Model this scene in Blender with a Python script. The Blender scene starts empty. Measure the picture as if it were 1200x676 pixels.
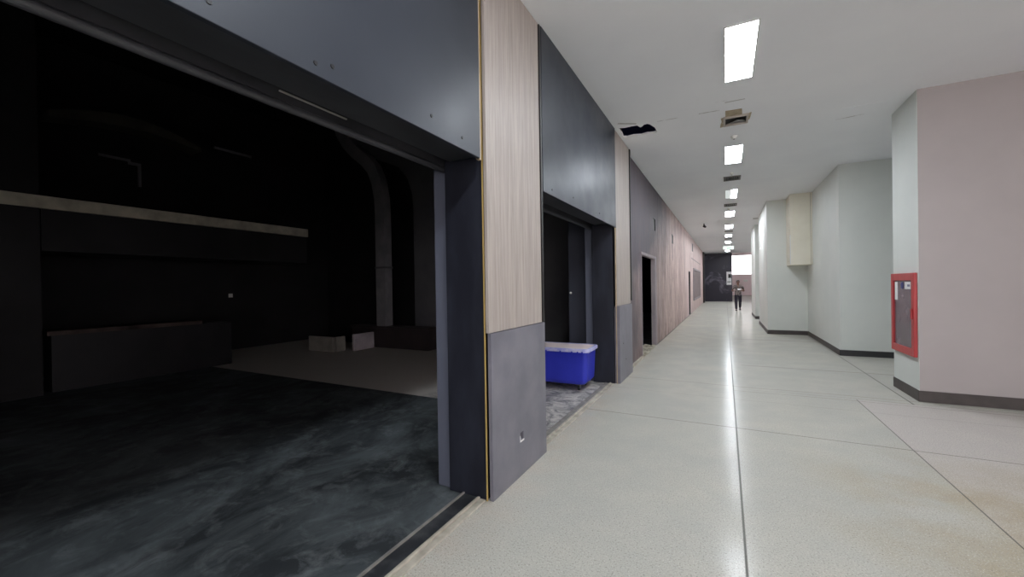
import bpy, bmesh, math, random
from mathutils import Vector, Matrix
random.seed(7)
S = bpy.context.scene
COL = S.collection
CEIL = 4.08

# ------------------------------------------------------------------ helpers
def lin(r, g, b):
    f = lambda c: (c/255/12.92) if c/255 <= .04045 else ((c/255+.055)/1.055)**2.4
    return (f(r), f(g), f(b), 1)

def obj(name, bm, mat=None, parent=None, smooth=False, bevel=0.0):
    me = bpy.data.meshes.new(name)
    bmesh.ops.recalc_face_normals(bm, faces=bm.faces)
    bm.to_mesh(me); bm.free()
    o = bpy.data.objects.new(name, me); COL.objects.link(o)
    if mat: me.materials.append(mat)
    if parent: o.parent = parent
    if smooth:
        for p in me.polygons: p.use_smooth = True
    if bevel:
        m = o.modifiers.new('bevel', 'BEVEL'); m.width = bevel; m.segments = 2; m.limit_method = 'ANGLE'
    return o

def tag(o, label, cat, group=None):
    o['label'] = label; o['category'] = cat
    if group: o['group'] = group
    return o

def thing(name, label, cat, loc=(0, 0, 0), group=None, rz=0.0):
    o = bpy.data.objects.new(name, None); COL.objects.link(o)
    o.location = loc; o.rotation_euler = (0, 0, rz); o.empty_display_size = .1
    return tag(o, label, cat, group)

def structure(o):
    o['kind'] = 'structure'; return o

def copy_tree(o, parent=None):
    c = o.copy(); COL.objects.link(c)
    if parent: c.parent = parent
    for ch in list(o.children): copy_tree(ch, c)
    return c

def box(bm, x0, x1, y0, y1, z0, z1):
    v = [bm.verts.new((x, y, z)) for x in (x0, x1) for y in (y0, y1) for z in (z0, z1)]
    for f in ((0,1,3,2), (4,6,7,5), (0,4,5,1), (2,3,7,6), (0,2,6,4), (1,5,7,3)):
        bm.faces.new([v[i] for i in f])
    return v

def boxes(*bs):
    bm = bmesh.new()
    for b in bs: box(bm, *b)
    return bm

def cyl(bm, p0, p1, r0, r1=None, n=16, cap=True):
    r1 = r0 if r1 is None else r1
    p0, p1 = Vector(p0), Vector(p1); d = (p1-p0).normalized()
    a = d.orthogonal().normalized(); b = d.cross(a)
    R = [[bm.verts.new(p + (a*math.cos(2*math.pi*i/n)+b*math.sin(2*math.pi*i/n))*r) for i in range(n)] for p, r in ((p0, r0), (p1, r1))]
    for i in range(n): bm.faces.new((R[0][i], R[0][(i+1)%n], R[1][(i+1)%n], R[1][i]))
    if cap: bm.faces.new(R[0][::-1]); bm.faces.new(R[1])

def holed_wall(axis, p0, p1, a0, a1, z0, z1, holes):
    """a wall slab: axis 'x' -> thickness p0..p1 along x and run a0..a1 along y; holes = (a_lo, a_hi, z_lo, z_hi)"""
    A = sorted({a0, a1, *[h[0] for h in holes], *[h[1] for h in holes]})
    Z = sorted({z0, z1, *[h[2] for h in holes], *[h[3] for h in holes]})
    A = [a for a in A if a0 <= a <= a1]; Z = [z for z in Z if z0 <= z <= z1]
    def solid(i, j):
        if not (0 <= i < len(A)-1 and 0 <= j < len(Z)-1): return False
        am, zm = (A[i]+A[i+1])/2, (Z[j]+Z[j+1])/2
        return not any(h[0] < am < h[1] and h[2] < zm < h[3] for h in holes)
    bm = bmesh.new(); cache = {}
    def V(p, a, z):
        k = (p, a, z)
        if k not in cache: cache[k] = bm.verts.new((p, a, z) if axis == 'x' else (a, p, z))
        return cache[k]
    for i in range(len(A)-1):
        for j in range(len(Z)-1):
            if not solid(i, j): continue
            b, c, d, e = A[i], A[i+1], Z[j], Z[j+1]
            for p in (p0, p1): bm.faces.new([V(p, b, d), V(p, c, d), V(p, c, e), V(p, b, e)])
            for (di, dj, q) in ((-1, 0, ((b, d), (b, e))), (1, 0, ((c, d), (c, e))), (0, -1, ((b, d), (c, d))), (0, 1, ((b, e), (c, e)))):
                if not solid(i+di, j+dj):
                    bm.faces.new([V(p0, *q[0]), V(p0, *q[1]), V(p1, *q[1]), V(p1, *q[0])])
    return bm

# ------------------------------------------------------------------ materials
class N:
    """small node-graph builder around one Principled BSDF"""
    def __init__(s, name, color=(.5, .5, .5, 1), rough=.5, metal=0.0, spec=.5):
        s.m = bpy.data.materials.new(name); s.m.use_nodes = True
        s.t = s.m.node_tree; s.b = s.t.nodes['Principled BSDF']
        s.b.inputs['Base Color'].default_value = color
        s.b.inputs['Roughness'].default_value = rough
        s.b.inputs['Metallic'].default_value = metal
        s.b.inputs['Specular IOR Level'].default_value = spec
        s._p = None
    def add(s, kind, **kw):
        n = s.t.nodes.new(kind)
        for k, v in kw.items(): setattr(n, k, v)
        return n
    def link(s, a, b): s.t.links.new(a, b)
    def pos(s):
        if not s._p:
            s._p = s.add('ShaderNodeNewGeometry').outputs['Position']
            x = s.add('ShaderNodeSeparateXYZ'); s.link(s._p, x.inputs[0]); s.xyz = x.outputs
        return s._p
    def noise(s, scale, stretch=(1, 1, 1), detail=4, rough=.55, lo=.35, hi=.65, dist=0):
        mp = s.add('ShaderNodeMapping'); mp.inputs['Scale'].default_value = stretch
        s.link(s.pos(), mp.inputs[0])
        n = s.add('ShaderNodeTexNoise'); n.inputs['Scale'].default_value = scale
        n.inputs['Detail'].default_value = detail; n.inputs['Roughness'].default_value = rough; n.inputs['Distortion'].default_value = dist
        s.link(mp.outputs[0], n.inputs['Vector'])
        return s.ramp(n.outputs[0], lo, hi)
    def ramp(s, v, lo, hi, a=0.0, b=1.0):
        r = s.add('ShaderNodeMapRange', clamp=True)
        for i, x in enumerate((lo, hi, a, b)): r.inputs[i+1].default_value = x
        s.link(v, r.inputs[0]); return r.outputs[0]
    def math(s, op, a, b=None):
        n = s.add('ShaderNodeMath', operation=op)
        for i, v in enumerate((a, b)):
            if v is None: continue
            if isinstance(v, (int, float)): n.inputs[i].default_value = v
            else: s.link(v, n.inputs[i])
        return n.outputs[0]
    def mix(s, f, a, b):
        n = s.add('ShaderNodeMix', data_type='RGBA')
        for i, v in ((0, f), (6, a), (7, b)):
            if isinstance(v, (int, float)): n.inputs[i].default_value = v
            elif isinstance(v, tuple): n.inputs[i].default_value = v
            else: s.link(v, n.inputs[i])
        return n.outputs[2]
    def color(s, v): s.link(v, s.b.inputs['Base Color']); return s
    def roughness(s, v): s.link(v, s.b.inputs['Roughness']); return s
    def bump(s, v, strength=.2, dist=.01):
        n = s.add('ShaderNodeBump'); n.inputs['Strength'].default_value = strength; n.inputs['Distance'].default_value = dist
        s.link(v, n.inputs['Height']); s.link(n.outputs[0], s.b.inputs['Normal']); return s
    def line(s, axis, c, w, lo=None, hi=None, other=1):
        """1 inside a thin straight line axis=c of half width w (optionally only for other axis between lo and hi)"""
        s.pos()
        d = s.math('ABSOLUTE', s.math('SUBTRACT', s.xyz[axis], c))
        m = s.ramp(d, w*.6, w*1.4, 1, 0)
        if lo is not None: m = s.math('MULTIPLY', m, s.math('GREATER_THAN', s.xyz[other], lo))
        if hi is not None: m = s.math('MULTIPLY', m, s.math('LESS_THAN', s.xyz[other], hi))
        return m

def flat(name, rgb, rough=.5, metal=0.0, spec=.5): return N(name, lin(*rgb), rough, metal, spec).m
def worn(name, rgb_a, rgb_b, scale=3, rough=.5, stretch=(1, 1, 1), lo=.35, hi=.65, spec=.5, metal=0.0):
    n = N(name, rough=rough, spec=spec, metal=metal)
    n.color(n.mix(n.noise(scale, stretch, lo=lo, hi=hi), lin(*rgb_a), lin(*rgb_b)))
    return n

def emit(name, rgb, strength):
    m = bpy.data.materials.new(name); m.use_nodes = True; t = m.node_tree
    t.nodes.remove(t.nodes['Principled BSDF']); e = t.nodes.new('ShaderNodeEmission')
    e.inputs[0].default_value = (*rgb, 1); e.inputs[1].default_value = strength
    t.links.new(e.outputs[0], t.nodes['Material Output'].inputs[0]); return m

def glass(name, tint=(1, 1, 1), gloss=.12, rough=.02):
    m = bpy.data.materials.new(name); m.use_nodes = True; t = m.node_tree
    t.nodes.remove(t.nodes['Principled BSDF'])
    a = t.nodes.new('ShaderNodeBsdfTransparent'); a.inputs[0].default_value = (*tint, 1)
    g = t.nodes.new('ShaderNodeBsdfGlossy'); g.inputs['Roughness'].default_value = rough
    x = t.nodes.new('ShaderNodeMixShader'); fr = t.nodes.new('ShaderNodeFresnel'); fr.inputs[0].default_value = 1.5
    mm = t.nodes.new('ShaderNodeMath'); mm.operation = 'MAXIMUM'; mm.inputs[1].default_value = gloss
    t.links.new(fr.outputs[0], mm.inputs[0]); t.links.new(mm.outputs[0], x.inputs[0])
    t.links.new(a.outputs[0], x.inputs[1]); t.links.new(g.outputs[0], x.inputs[2])
    t.links.new(x.outputs[0], t.nodes['Material Output'].inputs[0]); return m

M = {}
# polished concrete of the corridor
n = N('polished_concrete', rough=.2, spec=.4); n.pos()
big = n.noise(.55, detail=5, lo=.3, hi=.7)
mid = n.noise(2.3, detail=6, lo=.35, hi=.7)
c = n.mix(big, lin(178, 177, 169), lin(188, 185, 174))
c = n.mix(n.math('MULTIPLY', mid, .45), c, lin(170, 171, 165))
warm = n.math('MULTIPLY', n.math('GREATER_THAN', n.xyz[0], 1.545), n.math('LESS_THAN', n.xyz[1], 7.0))
c = n.mix(n.math('MULTIPLY', warm, n.math('ADD', .72, n.math('MULTIPLY', mid, .25))), c, lin(188, 182, 177))
edge = n.math('MULTIPLY', n.ramp(n.xyz[0], -1.2, -1.62, 0, 1), n.noise(5, lo=.25, hi=.7))
c = n.mix(n.math('MULTIPLY', edge, .5), c, lin(186, 168, 150))
brownp = n.math('MULTIPLY', n.ramp(n.xyz[0], .4, 1.3), n.math('MULTIPLY', n.ramp(n.xyz[1], 5.3, 4.2), n.noise(1.3, lo=.4, hi=.6)))
c = n.mix(n.math('MULTIPLY', brownp, .75), c, lin(168, 156, 132))
speck = n.noise(95, detail=2, lo=.56, hi=.66)
speckb = n.noise(120, detail=2, lo=.60, hi=.68)
c = n.mix(n.math('MULTIPLY', speck, .6), c, lin(112, 110, 104))
c = n.mix(n.math('MULTIPLY', speckb, .5), c, lin(232, 230, 222))
joints = n.line(1, 5.117, .006)
for a in (n.line(0, .088, .007), n.line(0, 1.545, .005, None, 7.0, 1), n.line(0, 2.12, .008, 7.0, None, 1),
          n.line(1, 9.05, .012, .25, None, 0), n.line(1, 13.2, .02, .2, None, 0)):
    joints = n.math('MAXIMUM', joints, a)
wob = n.math('ADD', n.xyz[1], n.math('MULTIPLY', n.noise(1.1, lo=0, hi=1), .14))
def wl(cc, w, lo=None, hi=None):
    m = n.ramp(n.math('ABSOLUTE', n.math('SUBTRACT', wob, cc)), w*.5, w*1.5, 1, 0)
    if lo is not None: m = n.math('MULTIPLY', m, n.math('GREATER_THAN', n.xyz[0], lo))
    return m
cracks = wl(7.25, .010)
for a in (wl(6.97, .008, .09), wl(7.10, .006, .3), wl(6.45, .004)): cracks = n.math('MAXIMUM', cracks, a)
c = n.mix(n.math('MULTIPLY', cracks, .5), c, lin(120, 116, 108))
c = n.mix(n.math('MULTIPLY', joints, .8), c, lin(70, 70, 66))
n.color(c)
n.roughness(n.math('ADD', .15, n.math('ADD', n.math('MULTIPLY', mid, .06), n.math('MULTIPLY', n.math('MAXIMUM', speck, joints), .2))))
n.bump(n.noise(2.0, stretch=(1, 1, 1), detail=3, lo=0, hi=1), .03, .02)
out = n.t.nodes['Material Output']; dif = n.add('ShaderNodeBsdfDiffuse'); mx = n.add('ShaderNodeMixShader')
n.link(c, dif.inputs[0]); n.link(dif.outputs[0], mx.inputs[1]); n.link(n.b.outputs[0], mx.inputs[2])
n.link(n.math('ADD', .22, n.math('MULTIPLY', mid, .2)), mx.inputs[0]); n.link(mx.outputs[0], out.inputs[0])   # polish worn away in places
M['floor'] = n.m

# dusty dark floor inside the unit
n = N('dusty_dark_floor', rough=.6, spec=.3)
a = n.noise(1.3, stretch=(1, .55, 1), detail=8, rough=.68, lo=.42, hi=.64, dist=.8)
b = n.noise(4.0, detail=7, rough=.7, lo=.5, hi=.75, dist=.5)
c = n.mix(a, lin(47, 51, 54), lin(94, 101, 104)); c = n.mix(n.math('MULTIPLY', b, .55), c, lin(136, 142, 144))
c = n.mix(n.math('MULTIPLY', n.noise(9, stretch=(1, .3, 1), detail=5, lo=.62, hi=.72), .4), c, lin(18, 20, 22))
n.color(c); M['dust_floor'] = n.m
n = N('grimy_tile_floor', rough=.55, spec=.35)
a = n.noise(5.5, stretch=(.8, 1, 1), detail=8, rough=.72, lo=.38, hi=.60, dist=1.4)
front = n.ramp(n.pos() and n.xyz[0], -4.1, -3.6)
c = n.mix(n.math('MULTIPLY', n.math('MAXIMUM', n.math('MULTIPLY', a, .85), .12), front), lin(212, 206, 200), lin(74, 76, 84))
n.color(c); M['tile_floor'] = n.m

# painted plaster
n = N('ceiling_paint', rough=.6, spec=.2); n.pos()
c = n.mix(n.noise(.8, detail=3, lo=.3, hi=.7), lin(241, 244, 248), lin(246, 249, 252))
def seg(x0, y0, x1, y1, w):
    """a scuffed straight mark between two ceiling points"""
    L = math.hypot(x1-x0, y1-y0); ux, uy = (x1-x0)/L, (y1-y0)/L
    dx, dy = n.math('SUBTRACT', n.xyz[0], x0), n.math('SUBTRACT', n.xyz[1], y0)
    t = n.math('ADD', n.math('MULTIPLY', dx, ux), n.math('MULTIPLY', dy, uy))
    s = n.math('ABSOLUTE', n.math('SUBTRACT', n.math('MULTIPLY', dx, -uy), n.math('MULTIPLY', dy, -ux)))
    m = n.ramp(s, w*.5, w*1.5, 1, 0)
    return n.math('MULTIPLY', n.math('MULTIPLY', m, n.math('GREATER_THAN', t, 0)), n.math('LESS_THAN', t, L))
marks = None
for a in ((-.32, 6.63, -.05, 6.64, .012), (-.10, 6.33, .06, 6.33, .006), (.02, 6.40, .26, 6.40, .012), (-.9, 6.62, -.6, 6.63, .008), (1.53, 7.93, 1.86, 7.86, .012), (-1.45, 6.40, -1.2, 6.55, .02)):
    m = seg(*a); marks = m if marks is None else n.math('MAXIMUM', marks, m)
marks = n.math('MULTIPLY', marks, n.noise(11, detail=4, lo=.3, hi=.55))
c = n.mix(n.math('MULTIPLY', marks, .6), c, lin(118, 108, 100)); n.color(c); M['ceiling'] = n.m
n = worn('pale_wall_paint', (212, 216, 211), (218, 221, 216), 1.2, .5, spec=.22); M['wall_pale'] = n.m
M['wall_front'] = worn('pink_daylit_wall_paint', (170, 163, 162), (177, 170, 169), .9, .5, spec=.25).m  # pink tint of the daylight put into the front wall colour
M['wall_bounce'] = worn('bounce_white_paint', (240, 238, 237), (246, 244, 243), .9, .5, spec=.25).m  # for unseen walls, kept very white to bounce light onto the ceiling
M['skirting'] = worn('dark_rubber_skirting', (62, 56, 55), (74, 67, 65), 6, .5).m
M['scuffed_skirting'] = worn('scuffed_skirting', (50, 50, 52), (160, 150, 140), 7, .5, lo=.66, hi=.7).m
M['cream'] = worn('cream_board', (234, 229, 212), (226, 220, 202), 1.5, .45).m
M['metal'] = flat('dull_steel', (150, 152, 152), .35, .9)

# shopfront
n = N('charcoal_laminate', rough=.42, spec=.28)
c = n.mix(n.noise(.9, detail=3), lin(51, 55, 63), lin(56, 60, 68)); n.color(c)
n.roughness(n.math('ADD', .36, n.math('MULTIPLY', n.noise(3, detail=4, lo=.3, hi=.8), .12))); M['charcoal'] = n.m
n = N('charcoal_base_laminate', rough=.4, spec=.4)
c = n.mix(n.noise(2.2, detail=6, lo=.4, hi=.75), lin(110, 109, 118), lin(132, 130, 139)); n.color(c); M['charcoal_base'] = n.m
n = N('grey_oak_laminate', rough=.5, spec=.35)
g = n.noise(2.2, stretch=(14, 14, .7), detail=8, rough=.68, lo=.32, hi=.72)
g2 = n.noise(1.4, stretch=(4, 4, .35), detail=5, lo=.35, hi=.7)
c = n.mix(g, lin(184, 175, 167), lin(147, 138, 131)); c = n.mix(n.math('MULTIPLY', g2, .4), c, lin(162, 151, 147)); n.color(c); M['wood'] = n.m
M['ply'] = worn('plywood_edge', (196, 176, 146), (168, 146, 112), 8, .6, stretch=(3, 3, .5)).m
M['gold'] = flat('ochre_edge_strip', (176, 150, 92), .45)
M['black_trim'] = flat('black_trim', (30, 28, 28), .45)
M['jamb'] = worn('black_painted_jamb', (26, 28, 38), (44, 47, 58), 2.2, .5, stretch=(2, 2, .7), lo=.45, hi=.75, spec=.4).m
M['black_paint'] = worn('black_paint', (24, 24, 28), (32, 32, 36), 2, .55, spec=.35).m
M['shutter'] = worn('grey_shutter_metal', (66, 67, 72), (48, 49, 53), 5, .38, stretch=(1, .4, 1), spec=.5).m
M['rail'] = flat('guide_rail_grey', (94, 98, 112), .4)
M['glint_metal'] = flat('painted_rail_glint', (210, 208, 204), .3, .6)
M['sill'] = worn('beige_stone_sill', (188, 182, 168), (158, 151, 138), 9, .55).m
M['sill_grey'] = worn('dirty_grey_channel', (122, 119, 115), (152, 148, 142), 7, .5, lo=.4, hi=.7).m
M['sill_dark'] = worn('dirty_black_channel', (40, 42, 46), (78, 80, 82), 7, .5, lo=.45, hi=.75).m
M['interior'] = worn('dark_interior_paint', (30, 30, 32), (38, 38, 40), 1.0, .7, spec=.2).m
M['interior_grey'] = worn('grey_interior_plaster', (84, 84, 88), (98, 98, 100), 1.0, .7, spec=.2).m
M['interior_blue'] = worn('slate_interior_panel', (58, 61, 72), (66, 69, 80), 1.2, .6, spec=.3).m
M['band_dark'] = worn('dusty_bulkhead_edge', (66, 64, 58), (52, 50, 47), 3, .8, spec=.1).m
M['band'] = worn('dusty_pale_band', (190, 184, 166), (150, 146, 134), 3, .7, spec=.2).m
M['duct'] = worn('dusty_grey_duct', (112, 112, 116), (130, 128, 130), 3, .6).m
M['pale_board'] = worn('pale_mauve_board', (178, 168, 176), (150, 144, 148), 3, .7).m
M['ochre_board'] = worn('pale_dusty_board', (142, 138, 130), (122, 118, 112), 3, .7).m
M['redbrown'] = worn('red_brown_board', (48, 40, 42), (38, 33, 34), 3, .7).m
M['dust_brown'] = worn('dusty_brown_top', (88, 76, 72), (40, 34, 33), 2, .8, spec=.1).m
M['screw'] = flat('dark_screw', (18, 18, 20), .5)
M['dot'] = flat('pale_plastic', (225, 222, 216), .5)

# stained stripped wall
n = N('stripped_stained_wall', rough=.62, spec=.25); n.pos()
st = n.noise(.8, stretch=(2, 2, .45), detail=9, rough=.7, lo=.36, hi=.66, dist=.8)
fine = n.noise(5, stretch=(2, 2, .3), detail=7, rough=.7, lo=.38, hi=.7)
c = n.mix(st, lin(182, 156, 150), lin(232, 209, 202)); c = n.mix(n.math('MULTIPLY', fine, .6), c, lin(112, 91, 87))
# charcoal tone broken up by noise: most at the shopfront end and up high
charcoal_tone = n.math('ADD', n.ramp(n.xyz[1], 7.8, 14.5, .8, 0), n.math('MULTIPLY', n.ramp(n.xyz[2], 1.6, 3.6), n.ramp(n.xyz[1], 9, 19, .75, .12)))
charcoal_tone = n.ramp(n.math('ADD', charcoal_tone, n.math('MULTIPLY', n.noise(1.5, stretch=(1, 1, .6), detail=7, rough=.65, lo=0, hi=1), .7)), .5, 1.15)
c = n.mix(n.math('MULTIPLY', charcoal_tone, .93), c, lin(72, 70, 79))
blot = n.noise(1.9, stretch=(1, 1, .8), detail=9, rough=.75, lo=.5, hi=.68, dist=1.0)
c = n.mix(n.math('MULTIPLY', blot, .5), c, lin(104, 84, 80))
scr = n.noise(7, stretch=(1.6, 1.6, .12), detail=5, rough=.6, lo=.60, hi=.70)
c = n.mix(n.math('MULTIPLY', scr, .5), c, lin(84, 68, 66))
foot = n.math('MULTIPLY', n.ramp(n.xyz[2], .55, 0), n.noise(2.5, detail=6, lo=.35, hi=.65)); c = n.mix(n.math('MULTIPLY', foot, .5), c, lin(104, 84, 80))
scrub = n.math('MULTIPLY', n.ramp(n.xyz[1], 10, 13), n.noise(3.5, stretch=(1, 2.2, .25), detail=6, lo=.62, hi=.7))
c = n.mix(n.math('MULTIPLY', scrub, .45), c, lin(232, 212, 207))
ln = n.line(1, 11.75, .03, 0, None, 2)
for a in (n.line(1, 19.9, .10, 1.8, None, 2), n.line(1, 24.0, .08, 2.6, 4, 2), n.line(1, 31.5, .14, 2.4, 4, 2), n.line(1, 15.3, .06, 2.4, 3.02, 2), n.line(1, 13.2, .03), n.line(1, 17.3, .03)):
    ln = n.math('MAXIMUM', ln, a)
c = n.mix(n.math('MULTIPLY', ln, .6), c, lin(60, 50, 52))
pale = n.math('MULTIPLY', n.ramp(n.xyz[1], 19.5, 21), .45); c = n.mix(pale, c, lin(226, 204, 200))
wl1 = n.math('MULTIPLY', n.line(2, 2.95, .03, 24, 33, 1), .6); c = n.mix(wl1, c, lin(80, 66, 66))
n.color(c).bump(fine, .15, .01); M['stained'] = n.m
M['jamb_grey'] = worn('grey_door_lining', (158, 148, 150), (136, 126, 130), 4, .6, stretch=(1, 1, .3)).m
n = N('scuffed_black_wall', rough=.5, spec=.4)
c = n.mix(n.noise(.6, detail=7, rough=.7, lo=.56, hi=.72, dist=1), lin(52, 48, 58), lin(130, 124, 136)); n.color(c); M['scuffed_black'] = n.m
M['far_wall'] = worn('mauve_grey_wall', (240, 222, 224), (244, 228, 230), .5, .6).m
M['louver'] = worn('brown_grey_louver', (122, 104, 104), (108, 92, 92), 2, .6).m

M['tube'] = emit('lit_diffuser', (.93, .99, 1.06), 58)
M['tube_dim'] = emit('dim_diffuser', (.95, 1.0, .98), .62)
M['lamp_frame'] = flat('white_lamp_frame', (225, 226, 224), .4)
M['vent_grey'] = worn('grey_vent_metal', (112, 110, 106), (92, 90, 88), 8, .45).m
M['vent_dark'] = flat('dark_vent_throat', (34, 32, 30), .7)
M['vent_pale'] = flat('pale_vent_frame', (176, 168, 160), .5)
M['torn_board'] = worn('torn_beige_board', (186, 174, 150), (160, 146, 122), 14, .8).m
M['void'] = flat('ceiling_void_navy', (58, 64, 112), .7)
M['white_plastic'] = flat('white_plastic', (226, 226, 222), .4)
M['black_plastic'] = flat('black_plastic', (26, 26, 28), .45)

M['trolley_blue'] = worn('blue_plastic', (42, 50, 174), (54, 62, 194), 2, .35, spec=.45).m
M['trolley_rim'] = worn('pale_blue_worn_rim', (156, 160, 222), (204, 202, 228), 10, .45).m
M['trolley_lid'] = worn('pale_pink_grey_board', (240, 224, 222), (228, 212, 212), 4, .6).m
M['rubber'] = flat('black_rubber', (22, 22, 24), .7)

M['red'] = worn('red_enamel', (184, 54, 56), (168, 48, 52), 4, .35).m
M['cab_inside'] = worn('cabinet_inside', (214, 198, 206), (196, 180, 188), 2, .5).m
M['cab_glass'] = glass('cabinet_glass', (.9, .88, .92), .22, .08)
g_ = M['cab_glass'].node_tree; o_ = g_.nodes['Material Output']; prev = o_.inputs[0].links[0].from_socket
d_ = g_.nodes.new('ShaderNodeBsdfDiffuse'); d_.inputs[0].default_value = lin(172, 156, 164); m_ = g_.nodes.new('ShaderNodeMixShader')
nz = g_.nodes.new('ShaderNodeTexNoise'); nz.inputs['Scale'].default_value = 4; rr = g_.nodes.new('ShaderNodeMapRange')      # pale noisy veil: lightness and reflections put into the pane's colour
for i_, v_ in enumerate((.3, .7, .18, .5)): rr.inputs[i_+1].default_value = v_
tc = g_.nodes.new('ShaderNodeNewGeometry'); g_.links.new(tc.outputs['Position'], nz.inputs['Vector'])
g_.links.new(nz.outputs[0], rr.inputs[0]); g_.links.new(rr.outputs[0], m_.inputs[0]); g_.links.new(prev, m_.inputs[1]); g_.links.new(d_.outputs[0], m_.inputs[2]); g_.links.new(m_.outputs[0], o_.inputs[0])
M['hose'] = worn('grey_hose_canvas', (128, 112, 122), (104, 90, 100), 18, .8).m
M['paper'] = flat('white_paper', (228, 226, 226), .6)
M['ink'] = flat('grey_ink', (92, 96, 124), .7)
M['blue_disc'] = flat('blue_disc', (70, 76, 128), .5)
M['pane'] = glass('window_glass', (.97, .97, .98), .04)
M['win_frame'] = flat('window_frame_white', (206, 200, 200), .5)
M['sign_face'] = emit('lit_sign_face', (.86, 1.0, .92), 1.25)
M['sign_green'] = emit('lit_sign_green', (.62, .78, .70), 1.0)

# ------------------------------------------------------------------ the setting
FY0, FY1 = -9.0, 58.0
o = structure(obj('floor', boxes((-1.60, 14, FY0, FY1, -.2, 0)), M['floor']))
structure(obj('floor.001', boxes((-12, -1.60, FY0, 2.9, -.2, -.004), (-12, -2.6, 2.9, 4.72, -.2, -.004), (-2.6, -1.60, 2.9, 3.6, -.2, -.004), (-12, -1.60, 8.6, 23.6, -.2, -.004)), M['dust_floor']))
structure(obj('floor.002', boxes((-12, -1.60, 4.72, 8.6, -.2, -.004), (-2.6, -1.60, 3.6, 4.72, -.2, -.004)), M['tile_floor']))

structure(obj('floor.003', boxes((-2.0, -1.60, 23.6, FY1, -.2, -.004)), M['tile_floor']))
# ceiling with a ragged broken hole beside the second timber column
bm = bmesh.new()
outer = [(-1.64, FY0), (14, FY0), (14, 39.3), (-1.64, 39.3)]
hole = [(-1.49, 6.60), (-1.38, 6.63), (-1.27, 6.62), (-1.20, 6.63), (-1.17, 6.74), (-1.13, 6.70), (-1.10, 6.65), (-1.05, 6.64), (-1.02, 6.68), (-.97, 6.86),
        (-.965, 7.07), (-1.02, 7.10), (-1.12, 7.07), (-1.22, 7.10), (-1.34, 7.06), (-1.45, 7.08), (-1.50, 7.04), (-1.48, 6.86)]
es = []
for ring in (outer, hole):
    vs = [bm.verts.new((x, y, CEIL)) for x, y in ring]
    es += [bm.edges.new((vs[i], vs[(i+1) % len(vs)])) for i in range(len(vs))]
bmesh.ops.triangle_fill(bm, edges=es, use_beauty=True)
ext = bmesh.ops.extrude_face_region(bm, geom=bm.faces[:])
bmesh.ops.translate(bm, vec=(0, 0, .03), verts=[v for v in ext['geom'] if isinstance(v, bmesh.types.BMVert)])
structure(obj('ceiling', bm, M['ceiling']))
structure(obj('ceiling.003', boxes((-1.9, 14.3, 39.2, FY1+.3, 5.7, 5.9), (-1.9, 14.3, 39.2, 39.3, CEIL+.03, 5.7)), M['ceiling']))
structure(obj('ceiling.001', boxes((-1.9, -.6, 6.2, 7.5, 4.5, 4.6), (-1.9, -1.8, 6.2, 7.5, 4.11, 4.5), (-.7, -.6, 6.2, 7.5, 4.11, 4.5), (-1.8, -.7, 6.2, 6.3, 4.11, 4.5), (-1.8, -.7, 7.4, 7.5, 4.11, 4.5)), M['void']))
structure(obj('ceiling.002', boxes((-12, -1.58, FY0, 23.6, 6.6, 6.8)), M['interior']))

# left side: the black shell behind the cladding, with the two shop openings
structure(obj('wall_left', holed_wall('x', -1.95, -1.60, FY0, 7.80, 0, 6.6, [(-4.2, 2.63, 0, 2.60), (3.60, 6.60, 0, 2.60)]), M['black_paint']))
# stained wall beyond, with its doorway, narrow doorway and three vent holes
structure(obj('wall_left.001', holed_wall('x', -1.70, -1.62, 7.80, 37.0, 0, 6.6,
    [(9.20, 11.10, 0, 2.25), (22.1, 22.95, 0, 2.2), (10.95, 11.30, 2.98, 3.30), (15.0, 15.45, 2.98, 3.30), (24.6, 25.4, 3.36, 3.80)]), M['stained']))
structure(obj('wall_left.002', holed_wall('x', -1.82, -1.62, 37.0, FY1, 0, 6.6, []), M['scuffed_black']))
# shells of the unlit rooms behind
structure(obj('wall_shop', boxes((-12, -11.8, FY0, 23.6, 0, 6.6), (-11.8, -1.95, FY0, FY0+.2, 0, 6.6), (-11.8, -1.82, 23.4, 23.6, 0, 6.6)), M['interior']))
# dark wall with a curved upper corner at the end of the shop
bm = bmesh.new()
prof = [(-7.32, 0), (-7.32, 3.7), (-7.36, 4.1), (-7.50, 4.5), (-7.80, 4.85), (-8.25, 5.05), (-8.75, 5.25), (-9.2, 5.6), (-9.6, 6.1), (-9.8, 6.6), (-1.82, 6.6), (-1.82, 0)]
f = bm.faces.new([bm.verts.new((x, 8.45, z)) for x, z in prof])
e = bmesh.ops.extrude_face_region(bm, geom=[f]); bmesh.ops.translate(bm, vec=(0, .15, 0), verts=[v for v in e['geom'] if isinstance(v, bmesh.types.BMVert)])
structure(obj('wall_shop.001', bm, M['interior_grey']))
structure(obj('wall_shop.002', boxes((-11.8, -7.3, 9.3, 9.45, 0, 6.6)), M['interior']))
structure(obj('wall_shop.004', boxes((-10.2, -9.5, -.8, 2.28, 0, 6.0)), M['interior']))
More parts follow.
